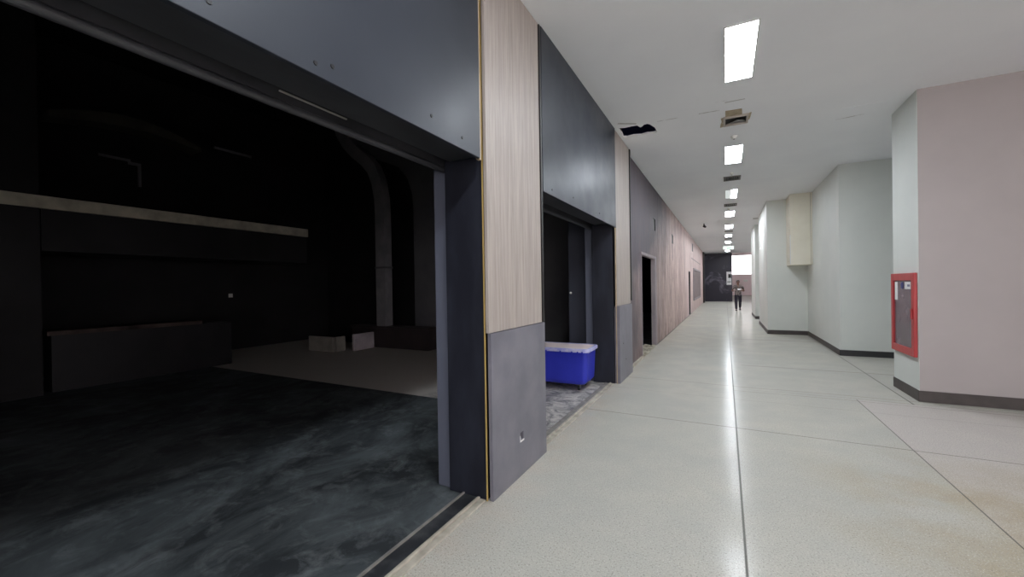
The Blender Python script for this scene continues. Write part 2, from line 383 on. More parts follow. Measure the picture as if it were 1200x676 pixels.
# bulkhead across the back with its dusty pale top band
structure(obj('trim_1', boxes((-10.4, -9.52, 2.3, 6.9, 2.27, 2.93)), M['interior']))
structure(obj('trim_2', boxes((-10.4, -9.48, -.8, 6.92, 2.935, 3.13)), M['band']))
bm = bmesh.new(); P0 = []
for i in range(13):
    t = i/12; y = 2.4+2.15*t; z = 4.40+.05*t+.14*math.sin(math.pi*t); h = .20*(.35+.65*math.sin(math.pi*min(1, t*.9+.1)))
    P0.append([bm.verts.new((x, y, zz)) for x in (-9.5, -9.9) for zz in (z, z+h)])
for a, b in zip(P0, P0[1:]):
    for i, j in ((0, 1), (1, 3), (3, 2), (2, 0)): bm.faces.new((a[i], a[j], b[j], b[i]))
bm.faces.new([P0[0][i] for i in (0, 1, 3, 2)]); bm.faces.new([P0[-1][i] for i in (0, 2, 3, 1)])
structure(obj('trim_3', bm, M['band_dark']))

# end of the corridor
structure(obj('wall_end', boxes((-1.62, .50, 39.0, 39.3, 0, CEIL)), M['scuffed_black']))
structure(obj('trim_4', boxes((-1.66, -1.50, 36.4, 37.2, 0, CEIL)), M['black_trim']))
structure(obj('wall_far', holed_wall('y', FY1, FY1+.3, -1.8, 14, 0, 6.6, [(-1.2, 11.5, 2.52, 4.98)]), M['far_wall']))
w = structure(obj('window_1', boxes((-1.2, 11.5, FY1+.05, FY1+.15, 2.52, 2.58), (-1.2, 11.5, FY1+.05, FY1+.15, 4.93, 4.98), *[(x, x+.05, FY1+.05, FY1+.15, 2.58, 4.93) for x in (-1.2, 4.4, 7.9, 11.45)]), M['win_frame']))
obj('window_pane', boxes((-1.15, 11.45, FY1+.09, FY1+.10, 2.58, 4.93)), M['pane'], w)

# right side: pale painted walls stepping in and out
wr = [
 ('wall_right', holed_wall('x', 2.24, 2.44, 7.22, 8.12, 0, CEIL, [(7.29, 8.04, .62, 1.64)]), 'wall_pale'),
 ('wall_right.001', boxes((2.44, 9.0, 7.22, 7.42, 0, CEIL)), 'wall_front'),
 ('wall_right.002', boxes((2.44, 4.2, 7.92, 8.12, 0, CEIL)), 'wall_bounce'),
 ('wall_right.003', boxes((2.16, 4.2, 11.0, 14.8, 0, CEIL)), 'wall_pale'),
 ('wall_right.004', boxes((1.14, 4.2, 14.8, 18.3, 0, CEIL)), 'wall_pale'),
 ('wall_right.005', boxes((1.14, 4.2, 20.6, 23.4, 0, CEIL)), 'wall_pale'),
 ('wall_right.006', boxes((4.2, 4.4, 8.12, 23.4, 0, CEIL)), 'wall_bounce'),
 ('wall_right.007', boxes((2.245, 2.439, 7.214, 7.2199, 0, CEIL)), 'wall_front'),
]
for nme, bm, mt in wr: structure(obj(nme, bm, M[mt]))
# hall to the right of and behind the camera, and the open end beyond, with unseen windows added to bring in daylight
structure(obj('wall_right.008', holed_wall('x', 9.0, 9.3, FY0, 7.42, 0, CEIL, [(-7.5, -3.2, .9, 3.4), (-2.2, 2.6, .9, 3.4)]), M['wall_bounce']))
structure(obj('wall_back', holed_wall('y', FY0-.3, FY0, -1.95, 9.3, 0, CEIL, [(-1.2, 3.2, .5, 3.5), (4.0, 8.4, .5, 3.5)]), M['wall_bounce']))
structure(obj('wall_right.009', holed_wall('x', 14.0, 14.3, 23.4, FY1+.3, 0, 5.8, [(40, 47, .6, 3.2), (49.5, 56.5, .6, 3.2)]), M['far_wall']))
structure(obj('wall_right.010', boxes((4.4, 14.3, 23.2, 23.4, 0, CEIL)), M['wall_pale']))
wn = 2
for (ax, p, a0, a1, z0, z1) in [('x', 9.12, -7.5, -3.2, .9, 3.4), ('x', 9.12, -2.2, 2.6, .9, 3.4), ('y', FY0-.18, -1.2, 3.2, .5, 3.5), ('y', FY0-.18, 4.0, 8.4, .5, 3.5)] + [('x', 14.12, a, a+7, .6, 3.2) for a in (40, 49.5)]:
    bm = bmesh.new(); mid_ = (a0+a1)/2
    for (u0, u1, v0, v1) in ((a0, a1, z0, z0+.06), (a0, a1, z1-.06, z1), (a0, a0+.06, z0+.06, z1-.06), (a1-.06, a1, z0+.06, z1-.06), (mid_-.03, mid_+.03, z0+.06, z1-.06)):
        if ax == 'x': box(bm, p, p+.06, u0, u1, v0, v1)
        else: box(bm, u0, u1, p, p+.06, v0, v1)
    structure(obj('window_%d' % wn, bm, M['win_frame'])); wn += 1

# skirtings
def skirt(nme, b, mt='skirting'): structure(obj(nme, boxes(b), M[mt], bevel=.004))
skirt('baseboard_right', (2.228, 9.0, 7.202, 7.2139, 0, .145))
skirt('baseboard_right.001', (2.228, 2.2399, 7.214, 8.12, 0, .145))
skirt('baseboard_right.002', (2.148, 4.2, 10.988, 10.9999, 0, .125), 'scuffed_skirting')
skirt('baseboard_right.003', (2.148, 2.1599, 11.0, 14.79, 0, .125))
skirt('baseboard_right.004', (1.128, 2.148, 14.788, 14.7999, 0, .125))
skirt('baseboard_right.005', (1.128, 1.1399, 14.8, 18.3, 0, .125))
skirt('baseboard_right.006', (1.128, 4.2, 20.588, 20.5999, 0, .125))
skirt('baseboard_right.007', (1.128, 1.1399, 20.6, 23.4, 0, .125))

# doorway linings of the stained wall; narrow doorway filled black to paint its shade
structure(obj('door_1', boxes((-1.71, -1.612, 11.08, 11.10, 0, 2.25), (-1.71, -1.612, 9.2, 9.205, 0, 2.25), (-1.71, -1.612, 9.205, 11.08, 2.235, 2.25),
    (-1.6199, -1.606, 11.10, 11.32, 0, 2.30), (-1.6199, -1.606, 9.15, 9.20, 0, 2.30), (-1.6199, -1.606, 9.20, 11.10, 2.25, 2.30)), M['jamb_grey']))
structure(obj('door_2', boxes((-1.72, -1.612, 22.92, 22.95, 0, 2.2), (-1.72, -1.612, 22.1, 22.12, 0, 2.2), (-1.72, -1.612, 22.12, 22.92, 2.17, 2.2), (-1.70, -1.66, 22.12, 22.92, 0, 2.17)), M['black_trim']))
for (y0, y1, z0, z1, lab) in ((10.95, 11.30, 2.98, 3.30, 'black slot high on the stained wall just above the open doorway'), (15.0, 15.45, 2.98, 3.30, 'black slot high on the stained wall with a dark drip below it'),
                              (24.6, 25.4, 3.36, 3.80, 'far black slot high on the stained wall near the louvered panel')):
    tag(obj('wall_slot', boxes((-1.71, -1.64, y0, y1, z0, z1), (-1.70, -1.618, y1-.02, y1, z0, z1), (-1.70, -1.618, y0, y1-.02, z1-.02, z1)), M['black_trim']), lab, 'slot')  # black boxes paint the shade inside each hole
structure(obj('trim_5', boxes((-1.675, -1.65, FY0, 2.60, -.004, .022), (-1.675, -1.65, 3.63, 6.58, -.004, .022), (-1.65, -1.60, FY0, 2.60, -.004, .010), (-1.65, -1.60, 3.63, 6.58, -.004, .010)), M['sill'], bevel=.006))
structure(obj('trim_6', boxes((-1.80, -1.675, -4.2, 2.62, -.004, .006)), M['sill_dark']))
structure(obj('trim_10', boxes((-1.735, -1.675, 3.6, 6.6, -.004, .006)), M['sill_grey']))
structure(obj('trim_7', boxes((-1.815, -1.80, -4.2, 2.62, -.004, .018), (-1.745, -1.735, 3.6, 6.6, -.004, .014)), M['sill_grey']))
structure(obj('trim_8', boxes((-1.625, -1.575, 7.8, 9.1, 0, .05)), M['sill']))

# ------------------------------------------------------------------ shopfront cladding
def panel_screws(bm_list, parent, pts, x):
    for (y, z) in pts:
        b = bmesh.new(); cyl(b, (x, y, z), (x+.004, y, z), .011, .009, 10); obj('screw', b, M['screw'], parent)
X = -1.535
f1 = obj('fascia_board', boxes((X-.03, X, -4.3, 2.49, 2.51, 4.075)), M['charcoal'], bevel=.003)
tag(f1, 'large charcoal fascia board over the wide opening nearest the camera', 'fascia board')
panel_screws(None, f1, [(.765, 2.575), (1.255, 2.585), (1.945, 2.615), (2.265, 2.585), (1.17, 2.56)], X)
f2 = obj('fascia_board', boxes((X-.03, X, 3.625, 6.56, 2.50, 4.075)), M['charcoal'], bevel=.003)
tag(f2, 'charcoal fascia board above the opening with the blue trolley', 'fascia board')
panel_screws(None, f2, [(3.85, 2.56), (4.5, 2.6), (5.6, 2.585)], X)

c1 = obj('cladding_board', boxes((-1.575, -1.548, 2.592, 3.575, 1.252, 4.075)), M['wood'], bevel=.002)
tag(c1, 'tall grey oak cladding board on the wide column between the two openings', 'cladding board')
c2 = obj('cladding_board', boxes((-1.575, -1.545, 6.602, 7.66, 1.248, 4.075)), M['wood'], bevel=.002)
tag(c2, 'narrow-looking grey oak cladding board past the opening with the blue trolley', 'cladding board')
for (y0, y1, x0, x1, z0, mt, lab) in [
    (2.494, 2.53, -1.575, -1.552, 2.51, 'ply', 'raw plywood batten along the end of the near fascia board'),
    (2.592, 2.600, -1.592, -1.582, .004, 'gold', 'thin ochre edge strip running full height up the near column corner'),
    (6.588, 6.60, -1.562, -1.552, .004, 'ply', 'pale edge strip up the corner of the far column beyond the trolley')]:
    tag(obj('edge_strip', boxes((x0, x1, y0, y1, z0, 4.07)), M[mt]), lab, 'edge strip')
tag(obj('edge_strip', boxes((-1.60, -1.537, 3.58, 3.612, 1.26, 4.07)), M['black_trim']), 'black strip between near oak board and the fascia above the trolley', 'edge strip')
tag(obj('edge_strip', boxes((-1.60, -1.53, 7.68, 7.74, 1.30, 4.07)), M['black_trim']), 'black strip between far oak board and the stained wall', 'edge strip')

b1 = obj('base_panel', holed_wall('x', -1.568, -1.54, 2.605, 3.62, .003, 1.248, [(3.065, 3.125, .30, .365)]), M['charcoal_base'])
tag(b1, 'charcoal lower panel of the near column with an empty socket hole', 'panel')
obj('socket_hole', boxes((-1.599, -1.594, 3.05, 3.14, .29, .375)), M['black_paint'], b1)
obj('socket_edge', boxes((-1.5399, -1.538, 3.058, 3.132, .286, .30), (-1.5399, -1.538, 3.058, 3.065, .30, .34)), M['paper'], b1)
b2 = obj('base_panel', boxes((-1.5925, -1.51, 6.61, 7.60, .003, 1.244)), M['charcoal_base'], bevel=.002)
tag(b2, 'charcoal lower panel of the far column beside the stained wall', 'panel')
panel_screws(None, b2, [(7.05, .33), (6.85, .62)], -1.51)

# shutters: rolled up above each opening, with guide rails on the jambs
def shutter(y0, y1, lab):
    t = thing('roller_shutter', lab, 'shutter', (-2.0, (y0+y1)/2, 0))
    L = lambda x0, x1, a, b, z0, z1: (x0+2.0, x1+2.0, a-(y0+y1)/2, b-(y0+y1)/2, z0, z1)
    obj('hood', boxes(L(-2.40, -2.0, y0, y1, 2.80, 3.25)), M['shutter'], t, bevel=.01)
    bm = bmesh.new(); cyl(bm, (.03, y0-(y0+y1)/2, 2.525), (.03, y1-(y0+y1)/2, 2.525), .022, n=20)
    obj('bottom_bar', bm, M['shutter'], t, smooth=False)
    obj('curtain_lip', boxes(L(-1.978, -1.964, y0, y1, 2.548, 2.82)), M['shutter'], t)
    obj('soffit_strip', boxes(L(-1.90, -1.62, y0, y1, 2.575, 2.598)), M['shutter'], t)
    for a in (y0, y1-.07):
        obj('guide_rail', boxes(L(-2.08, -1.955, a, a+.07, 0, 2.6)), M['rail'], t, bevel=.004)
    return t
s1 = shutter(-4.2, 2.72, 'rolled up grey shutter over the wide opening nearest the camera')
obj('rail_glint', boxes((.075, .085, 2.0, 2.40, 2.568, 2.574)), M['glint_metal'], s1)  # pale metal strip drawn in as the glint on the rail
shutter(3.55, 6.72, 'rolled up grey shutter over the opening with the blue trolley')
# black jamb boards on the reveals
for (y0, y1, lab) in ((2.612, 2.645, 'scuffed black jamb board on the near side of the wide column'), (3.585, 3.60, 'black jamb board on the far side of the wide column'), (6.585, 6.60, 'black jamb board of the column beyond the trolley')):
    tag(obj('jamb_board', boxes((-1.94, -1.601, y0, y1, .003, 2.57)), M['jamb']), lab, 'jamb board')

# ------------------------------------------------------------------ things in the dark shop
tag(obj('counter', boxes((-9.95, -9.6, 2.4, 5.1, 0, .92)), M['black_paint'], bevel=.005), 'low red-brown counter in the dark at the back of the shop', 'counter')
obj('counter_top', boxes((-10.0, -9.5, 2.33, 4.5, .921, .99)), M['dust_brown'], bpy.data.objects['counter'], bevel=.005)
tag(obj('plinth', boxes((-9.3, -6.6, 8.1, 8.44, 0, .52), (-9.34, -6.56, 8.08, 8.44, .52, .58)), M['redbrown'], bevel=.01), 'low dark plinth under the curved duct in the shop', 'plinth')
tag(obj('board', boxes((-9.72, -8.80, 7.05, 7.12, 0, .37), (-8.82, -8.75, 7.12, 7.40, 0, .37)), M['ochre_board'], bevel=.006), 'pale dusty boards standing on the floor left of the mauve board', 'board')
tag(obj('board', boxes((-8.50, -8.42, 7.40, 8.06, 0, .42)), M['pale_board'], bevel=.006), 'pale mauve board leaning low against the plinth below the duct', 'board')
# curved duct: a flat rectangular duct rising from the plinth and swinging back under the high ceiling
path = [(-8.19, .58), (-8.19, 3.6), (-8.21, 4.0), (-8.30, 4.45), (-8.47, 4.83), (-8.75, 5.12), (-9.10, 5.38), (-9.42, 5.68), (-9.68, 6.05), (-9.80, 6.4), (-9.84, 6.595)]
bm = bmesh.new(); R = []
for i, (x, z) in enumerate(path):
    a = Vector(path[max(0, i-1)]); b = Vector(path[min(len(path)-1, i+1)]); d = (b-a).normalized(); nn = Vector((-d.y, d.x))
    R.append([bm.verts.new((x+nn.x*s*.17, y, z+nn.y*s*.17)) for s in (-1, 1) for y in (8.1, 8.36)])
for a, b in zip(R, R[1:]):
    for i, j in ((0, 1), (1, 3), (3, 2), (2, 0)): bm.faces.new((a[i], a[j], b[j], b[i]))
bm.faces.new([R[0][i] for i in (0, 1, 3, 2)]); bm.faces.new([R[-1][i] for i in (0, 2, 3, 1)])
dct = tag(obj('ventilation_duct', bm, M['duct'], bevel=.01), 'grey duct rising from the plinth and curving away under the shop roof', 'duct')
obj('duct_joint', boxes((-8.375, -8.005, 8.085, 8.375, 2.12, 2.17)), M['interior_grey'], dct)
tag(obj('socket_plate', boxes((-11.799, -11.78, 6.21, 6.31, 1.41, 1.51)), M['dot'], bevel=.004), 'tiny pale plate on the back wall of the dark shop', 'socket')
lp = tag(obj('wall_pipe', boxes((-9.66, -9.62, 3.02, 3.45, 3.98, 4.02), (-9.66, -9.62, 3.42, 3.60, 3.93, 3.98), (-9.66, -9.62, 3.56, 3.60, 3.55, 3.93)), M['interior_grey']), 'thin stepped grey pipe high above the pale band in the shop', 'pipe')
tag(obj('wall_pipe', boxes((-9.66, -9.62, 4.85, 5.62, 4.63, 4.68)), M['interior_grey']), 'short straight grey pipe high in the shop near the duct', 'pipe')
sp = tag(obj('slate_panel', boxes((-2.45, -1.96, 6.87, 7.0, 0, 6.0)), M['interior_blue']), 'slate grey panel standing in the dark behind the blue trolley', 'panel')
for (nm, x, z, r) in (('knob', -2.41, 1.46, .022), ('bolt', -2.02, 2.16, .013), ('bolt', -2.05, 1.78, .013)):
    bm = bmesh.new(); cyl(bm, (x, 6.869, z), (x, 6.85, z), r*.6, r, 14); cyl(bm, (x, 6.85, z), (x, 6.84, z), r, r*.6, 14)
    obj(nm, bm, M['dot'], sp)

# ------------------------------------------------------------------ blue trolley
tr = thing('tub_trolley', 'blue plastic tub trolley with pale lid in the second shop opening', 'trolley', (-2.42, 6.13, 0), rz=math.radians(1.5))
def tub(w0, d0, w1, d1, z0, z1, n=6, r=.07):
    rings = []
    def ring(w, d, z):
        pts = []
        for cx, cy, a0 in ((w-r, d-r, 0), (-w+r, d-r, 90), (-w+r, -d+r, 180), (w-r, -d+r, 270)):
            for i in range(n+1):
                a = math.radians(a0+90*i/n); pts.append((cx+r*math.cos(a), cy+r*math.sin(a), z))
        return pts
    return ring(w0, d0, z0), ring(w1, d1, z1)
def loft(bm, rings, close0=True, close1=False):
    V = [[bm.verts.new(p) for p in r] for r in rings]; k = len(V[0])
    for a, b in zip(V, V[1:]):
        for i in range(k): bm.faces.new((a[i], a[(i+1) % k], b[(i+1) % k], b[i]))
    if close0: bm.faces.new(V[0][::-1])
    if close1: bm.faces.new(V[-1])
    return V
bm = bmesh.new()
W_, D_ = .585, .275
a0, a1 = tub(W_-.06, D_-.045, W_-.025, D_-.02, .10, .14); b0, b1 = tub(W_-.02, D_-.015, W_, D_, .16, .585)
i1, i0 = tub(W_-.02, D_-.02, W_-.05, D_-.04, .585, .16)
loft(bm, [a0, a1, b0, b1, i1, i0], True, True)
obj('tub_body', bm, M['trolley_blue'], tr, smooth=False, bevel=0)
bm = bmesh.new()
r0, r1 = tub(W_+.001, D_+.001, W_+.03, D_+.03, .588, .594, r=.08); r2, r3 = tub(W_+.03, D_+.03, W_+.022, D_+.022, .636, .644, r=.08); r4, r5 = tub(W_-.005, D_-.005, W_-.012, D_-.012, .644, .600, r=.065)
V = loft(bm, [r0, r1, r2, r3, r4, r5, r0], False, False)
bmesh.ops.remove_doubles(bm, verts=bm.verts, dist=1e-5)
obj('rim', bm, M['trolley_rim'], tr)
for x in (-.42, -.30, -.05, .18, .36, .45, .52):
    obj('rim_tab', boxes((x-.012, x+.012, -D_-.034, -D_-.026, .572, .606)), M['trolley_blue'], tr)
bm = bmesh.new(); q0, q1 = tub(W_-.013, D_-.013, W_-.013, D_-.013, .605, .640, r=.06); loft(bm, [q0, q1], True, True)
obj('lid', bm, M['trolley_lid'], tr)
for sx in (-1, 1):
    for sy in (-1, 1):
        cx, cy = sx*(W_-.16), sy*(D_-.1)
        bm = boxes((cx-.03, cx+.03, cy-.035, cy+.035, .085, .10), (cx-.022, cx-.017, cy-.02, cy+.02, .035, .085), (cx+.017, cx+.022, cy-.02, cy+.02, .035, .085))
        ca = obj('caster', bm, M['metal'], tr)
        bm = bmesh.new(); cyl(bm, (cx-.014, cy, .0425), (cx+.014, cy, .0425), .04, n=18); obj('wheel', bm, M['rubber'], ca, bevel=.004)

# ------------------------------------------------------------------ rubble in the doorway of the stained wall
bm = bmesh.new()
for i in range(130):
    x, y = random.uniform(-1.92, -1.60), random.uniform(9.26, 11.03)
    r = random.uniform(.008, .035); v = box(bm, -r, r, -r*.8, r*.8, 0, r)
    Rm = Matrix.Rotation(random.uniform(0, 6.28), 4, 'Z') @ Matrix.Rotation(random.uniform(-.4, .4), 4, 'X')
    for q in v: q.co = Rm @ q.co + Vector((x, y, .002))
rb = obj('rubble', bm, M['band']); rb['kind'] = 'stuff'; tag(rb, 'broken pale plaster rubble on the sill of the open doorway', 'rubble')
structure(obj('trim_9', boxes((-1.95, -1.595, 9.215, 11.07, -.003, .006)), M['band']))

# louvered panel on the far part of the stained wall
lv = thing('louver_panel', 'brown-grey louvered panel on the stained wall near its far end', 'louver', (-1.62, 28.6, 0))
obj('panel_frame', boxes((0, .05, -3.4, -3.2, .6, 2.45), (0, .05, 3.2, 3.4, .6, 2.45), (0, .05, -3.2, 3.2, .6, .72), (0, .05, -3.2, 3.2, 2.33, 2.45)), M['jamb_grey'], lv)
bm = boxes((0, .006, -3.2, 3.2, .72, 2.33))
for k in range(17):
    v = box(bm, .006, .034, -3.2, 3.2, 0, .07)
    for q in v: q.co.z += .73+k*.094 - (q.co.x-.006)*1.2
obj('louver_slats', bm, M['louver'], lv)

# ------------------------------------------------------------------ ceiling fittings
LX = .165
def make_light(y, label, half=False):
    t = thing('ceiling_light', label, 'ceiling light', (LX, y, CEIL), 'recessed lights along the corridor ceiling')
    obj('frame', boxes((-.155, -.14, -.615, .615, -.012, -.0005), (.14, .155, -.615, .615, -.012, -.0005), (-.14, .14, -.615, -.6, -.012, -.0005), (-.14, .14, .6, .615, -.012, -.0005)), M['lamp_frame'], t)
    if half:
        obj('diffuser', boxes((0.0, .14, -.6, .6, -.008, -.001)), M['tube'], t)
        d = obj('diffuser', boxes((-.14, 0.0, -.6, .6, -.008, -.001)), M['tube_dim'], t); d['label'] = 'dim half with its tube out'
    else:
        obj('diffuser', boxes((-.14, .14, -.6, .6, -.008, -.001)), M['tube'], t)
    return t
l0 = make_light(5.13, 'brightest and largest recessed ceiling light at the top of the corridor')
def light_copy(y, label):
    c = copy_tree(l0); c.location = (LX, y, CEIL); c['label'] = label; return c
light_copy(9.08, 'recessed ceiling light just past the torn ceiling vent, second from camera')
make_light(13.05, 'recessed ceiling light with its left half dim, third from camera', True)
for y, lab in ((16.8, 'recessed ceiling light after the half-dim one, fourth from camera'), (20.6, 'small-looking recessed ceiling light, fifth from camera'),
               (24.5, 'small-looking recessed ceiling light before the green lit sign, sixth from camera'), (28.4, 'recessed ceiling light just in front of the hanging green sign'),
               (32.3, 'recessed ceiling light just beyond the hanging green sign'), (36.2, 'farthest recessed ceiling light, close to the black end wall'),
               (1.2, 'recessed ceiling light overhead by the wide opening, above the frame'), (-2.7, 'recessed ceiling light behind the camera'), (-6.6, 'recessed ceiling light at the back end of the corridor')):
    light_copy(y, lab)

VX = .165
def vent(y, label, w=.30, d=.36, frame='vent_grey'):
    t = thing('ceiling_vent', label, 'vent', (VX, y, CEIL), 'air vents along the corridor ceiling')
    obj('throat', boxes((-w/2, w/2, -d/2, d/2, -.004, -.0005)), M['vent_dark'], t)
    e = .03
    obj('vent_frame', boxes((-w/2-e, -w/2, -d/2-e, d/2+e, -.018, -.0005), (w/2, w/2+e, -d/2-e, d/2+e, -.018, -.0005), (-w/2, w/2, -d/2-e, -d/2, -.018, -.0005), (-w/2, w/2, d/2, d/2+e, -.018, -.0005)), M[frame], t)
    bm = bmesh.new(); k = 7
    for i in range(k):
        x = -w/2 + w*(i+.5)/k; v = box(bm, x-.003, x+.003, -d/2, d/2, -.022, -.004)
        for q in v: q.co.x += (q.co.z+.013)*.8
    obj('louver', bm, M['vent_grey'], t)
    return t
v0 = thing('ceiling_vent', 'damaged ceiling vent in a roughly cut opening with torn board around it', 'vent', (VX, 7.13, CEIL), 'air vents along the corridor ceiling')
obj('throat', boxes((-.14, .14, -.15, .15, -.004, -.0005)), M['vent_dark'], v0)
obj('vent_frame', boxes((-.165, -.14, -.175, .175, -.03, -.0005), (.14, .165, -.175, .175, -.03, -.0005), (-.14, .14, -.175, -.15, -.03, -.0005), (-.14, .14, .15, .175, -.03, -.0005)), M['vent_pale'], v0)
bm = bmesh.new()
vs = [bm.verts.new(p) for p in ((-.14, .15, -.005), (.14, .15, -.005), (.10, -.02, -.03), (.02, -.06, -.035), (-.06, .02, -.03))]; bm.faces.new(vs)
e = bmesh.ops.extrude_face_region(bm, geom=bm.faces[:]); bmesh.ops.translate(bm, vec=(0, 0, .004), verts=[q for q in e['geom'] if isinstance(q, bmesh.types.BMVert)])
obj('bent_flap', bm, M['vent_grey'], v0)
bm = bmesh.new()
for ring in ([(-.20, -.14), (-.166, -.16), (-.166, .20), (-.215, .26), (-.205, .1), (-.19, .0)], [(.166, -.17), (.20, -.20), (.195, -.05), (.185, .08), (.166, .12)], [(-.14, -.178), (-.14, -.42), (.07, -.40), (.08, -.178)], [(-.17, .178), (.05, .178), (-.05, .20), (-.2, .25)]):
    f = bm.faces.new([bm.verts.new((x, y, -.0008)) for x, y in ring])
e = bmesh.ops.extrude_face_region(bm, geom=bm.faces[:]); bmesh.ops.translate(bm, vec=(0, 0, -.004), verts=[q for q in e['geom'] if isinstance(q, bmesh.types.BMVert)])
obj('torn_edge', bm, M['torn_board'], v0)
for y, lab in ((11.08, 'slatted ceiling vent between the second and third ceiling lights'), (14.85, 'slatted ceiling vent between the half-dim light and the fourth light'),
               (22.4, 'slatted ceiling vent beyond the fifth ceiling light'), (26.3, 'slatted ceiling vent just before the light in front of the green sign')):
    vent(y, lab)

def detector(x, y, r, label):
    bm = bmesh.new(); cyl(bm, (x, y, CEIL-.0005), (x, y, CEIL-.02), r, r*.95, 24); cyl(bm, (x, y, CEIL-.02), (x, y, CEIL-.05), r*.8, r*.55, 24)
    o = obj('smoke_detector', bm, M['white_plastic']); tag(o, label, 'smoke detector')
    bm = bmesh.new(); cyl(bm, (x, y, CEIL-.05), (x, y, CEIL-.056), r*.25, n=12); obj('sensor_cap', bm, M['black_plastic'], o)
detector(.155, 7.93, .055, 'white smoke detector between the torn vent and the second ceiling light')
detector(.155, 10.55, .04, 'small white smoke detector just before the second slatted vent')
detector(.13, 15.55, .05, 'small white smoke detector just before the fourth ceiling light')
sn = thing('ceiling_sensor', 'small black sensor hanging from the ceiling near the stained wall', 'sensor', (-.77, 18.96, CEIL))
bm = bmesh.new(); cyl(bm, (0, 0, -.0005), (0, 0, -.10), .02); obj('stem', bm, M['black_plastic'], sn)
bm = bmesh.new(); cyl(bm, (-.02, -.03, -.10), (.07, -.06, -.16), .05, .04); obj('sensor_head', bm, M['black_plastic'], sn)
tag(obj('access_panel', boxes((1.50, 2.02, 7.46, 7.92, CEIL-.004, CEIL-.0005)), M['ceiling'], bevel=.002), 'faint square patch in the ceiling near the red cabinet corner', 'ceiling panel')
tag(obj('ceiling_strip', boxes((.98, 1.25, 18.5, 18.62, CEIL-.012, CEIL-.0005)), M['vent_grey']), 'thin grey strip on the ceiling near the pale wall corner', 'strip')

# hanging lit sign
sg = thing('exit_sign', 'lit white and green sign hanging under the ceiling far down the corridor', 'sign', (.19, 29.8, CEIL))
for xx in (-.2, .2):
    bm = bmesh.new(); cyl(bm, (xx, 0, 0), (xx, 0, -.14), .008); obj('rod', bm, M['metal'], sg)
obj('sign_box', boxes((-.31, .31, -.035, .035, -.36, -.14)), M['white_plastic'], sg, bevel=.005)
obj('sign_face', boxes((-.29, .29, -.041, -.0352, -.345, -.155)), M['sign_face'], sg)
obj('green_panel', boxes((-.10, .16, -.044, -.0412, -.33, -.215)), M['sign_green'], sg)

# ------------------------------------------------------------------ red fire cabinet in the pier
fc = thing('fire_cabinet', 'red framed glass fire hose cabinet set in the pale pier on the right', 'fire cabinet', (2.24, 7.665, 1.13))
FH, FW = .56, .415
obj('cabinet_box', boxes((.17, .18, -.37, .37, -.50, .50), (.0, .17, -.37, -.36, -.50, .50), (.0, .17, .36, .37, -.50, .50), (.0, .17, -.36, .36, -.50, -.49), (.0, .17, -.36, .36, .49, .50)), M['cab_inside'], fc)
obj('frame', boxes((-.04, -.0005, -FW, -FW+.085, -FH, FH), (-.04, -.0005, FW-.085, FW, -FH, FH), (-.04, -.0005, -FW+.085, FW-.085, -FH, -FH+.10), (-.04, -.0005, -FW+.085, FW-.085, FH-.10, FH)), M['red'], fc, bevel=.004)
gp = obj('glass_pane', boxes((-.022, -.017, -FW+.085, FW-.085, -FH+.10, FH-.10)), M['cab_glass'], fc)
obj('notice', boxes((-.026, -.0225, .20, .30, .18, .44)), M['paper'], fc)
st_ = obj('sticker', boxes((-.026, -.0225, -.27, -.07, .34, .44)), M['paper'], fc)
for k in range(3): obj('print', boxes((-.0268, -.0262, -.25+.03*k, -.235+.03*k+.01, .375, .405)), M['ink'], st_)
bm = bmesh.new(); cyl(bm, (-.0225, .03, .39), (-.026, .03, .39), .05, n=20); obj('disc_sticker', bm, M['blue_disc'], fc)
obj('handle', boxes((-.058, -.041, -FW+.03, -FW+.055, -.06, .08)), M['red'], fc, bevel=.004)
bm = bmesh.new()      # folded hose inside
for r in (.06, .11, .16, .21):
    bmesh.ops.create_cone(bm, cap_ends=False, segments=32, radius1=r, radius2=r, depth=.06, matrix=Matrix.Translation((.10, 0.02, .02)) @ Matrix.Rotation(math.pi/2, 4, 'Y'))
    bmesh.ops.create_cone(bm, cap_ends=False, segments=32, radius1=r+.03, radius2=r+.03, depth=.06, matrix=Matrix.Translation((.10, 0.02, .02)) @ Matrix.Rotation(math.pi/2, 4, 'Y'))
box(bm, .06, .10, .15, .19, -.45, .12)
obj('hose', bm, M['hose'], fc)

# cream boxed-in enclosure hanging from the ceiling in the corner
ce = thing('duct_enclosure', 'cream boxed-in enclosure hanging from ceiling down the pale corner wall', 'enclosure', (1.91, 14.4, 2.07))
obj('enclosure_body', boxes((-.27, .248, -.42, .398, 0, 2.005)), M['cream'], ce, bevel=.004)
obj('corner_strip', boxes((-.276, -.271, -.425, -.39, .01, .85), (-.276, -.255, -.426, -.421, .01, .85)), M['white_plastic'], ce)
obj('door_seam', boxes((.205, .211, -.4225, -.4205, .02, 1.99)), M['vent_grey'], ce)

# notice on the black end wall, pale oval spot on the far wall
nt = tag(obj('wall_notice', boxes((.08, .45, 38.975, 38.999, 1.40, 2.50)), M['paper']), 'white notice board at the right edge of the black end wall', 'notice')
obj('picture', boxes((.21, .43, 38.970, 38.9749, 1.98, 2.30)), M['black_trim'], nt); obj('caption', boxes((.13, .40, 38.970, 38.9749, 1.62, 1.68)), M['black_trim'], nt)
bm = bmesh.new()
bmesh.ops.create_uvsphere(bm, u_segments=20, v_segments=12, radius=1, matrix=Matrix.Translation((2.2, FY1-.03, 1.8)) @ Matrix.Diagonal((.26, .028, .13, 1)))
tag(obj('wall_spot', bm, M['white_plastic'], smooth=True), 'small pale oval spot on the far mauve wall behind the person', 'plate')
M['_person'] = None

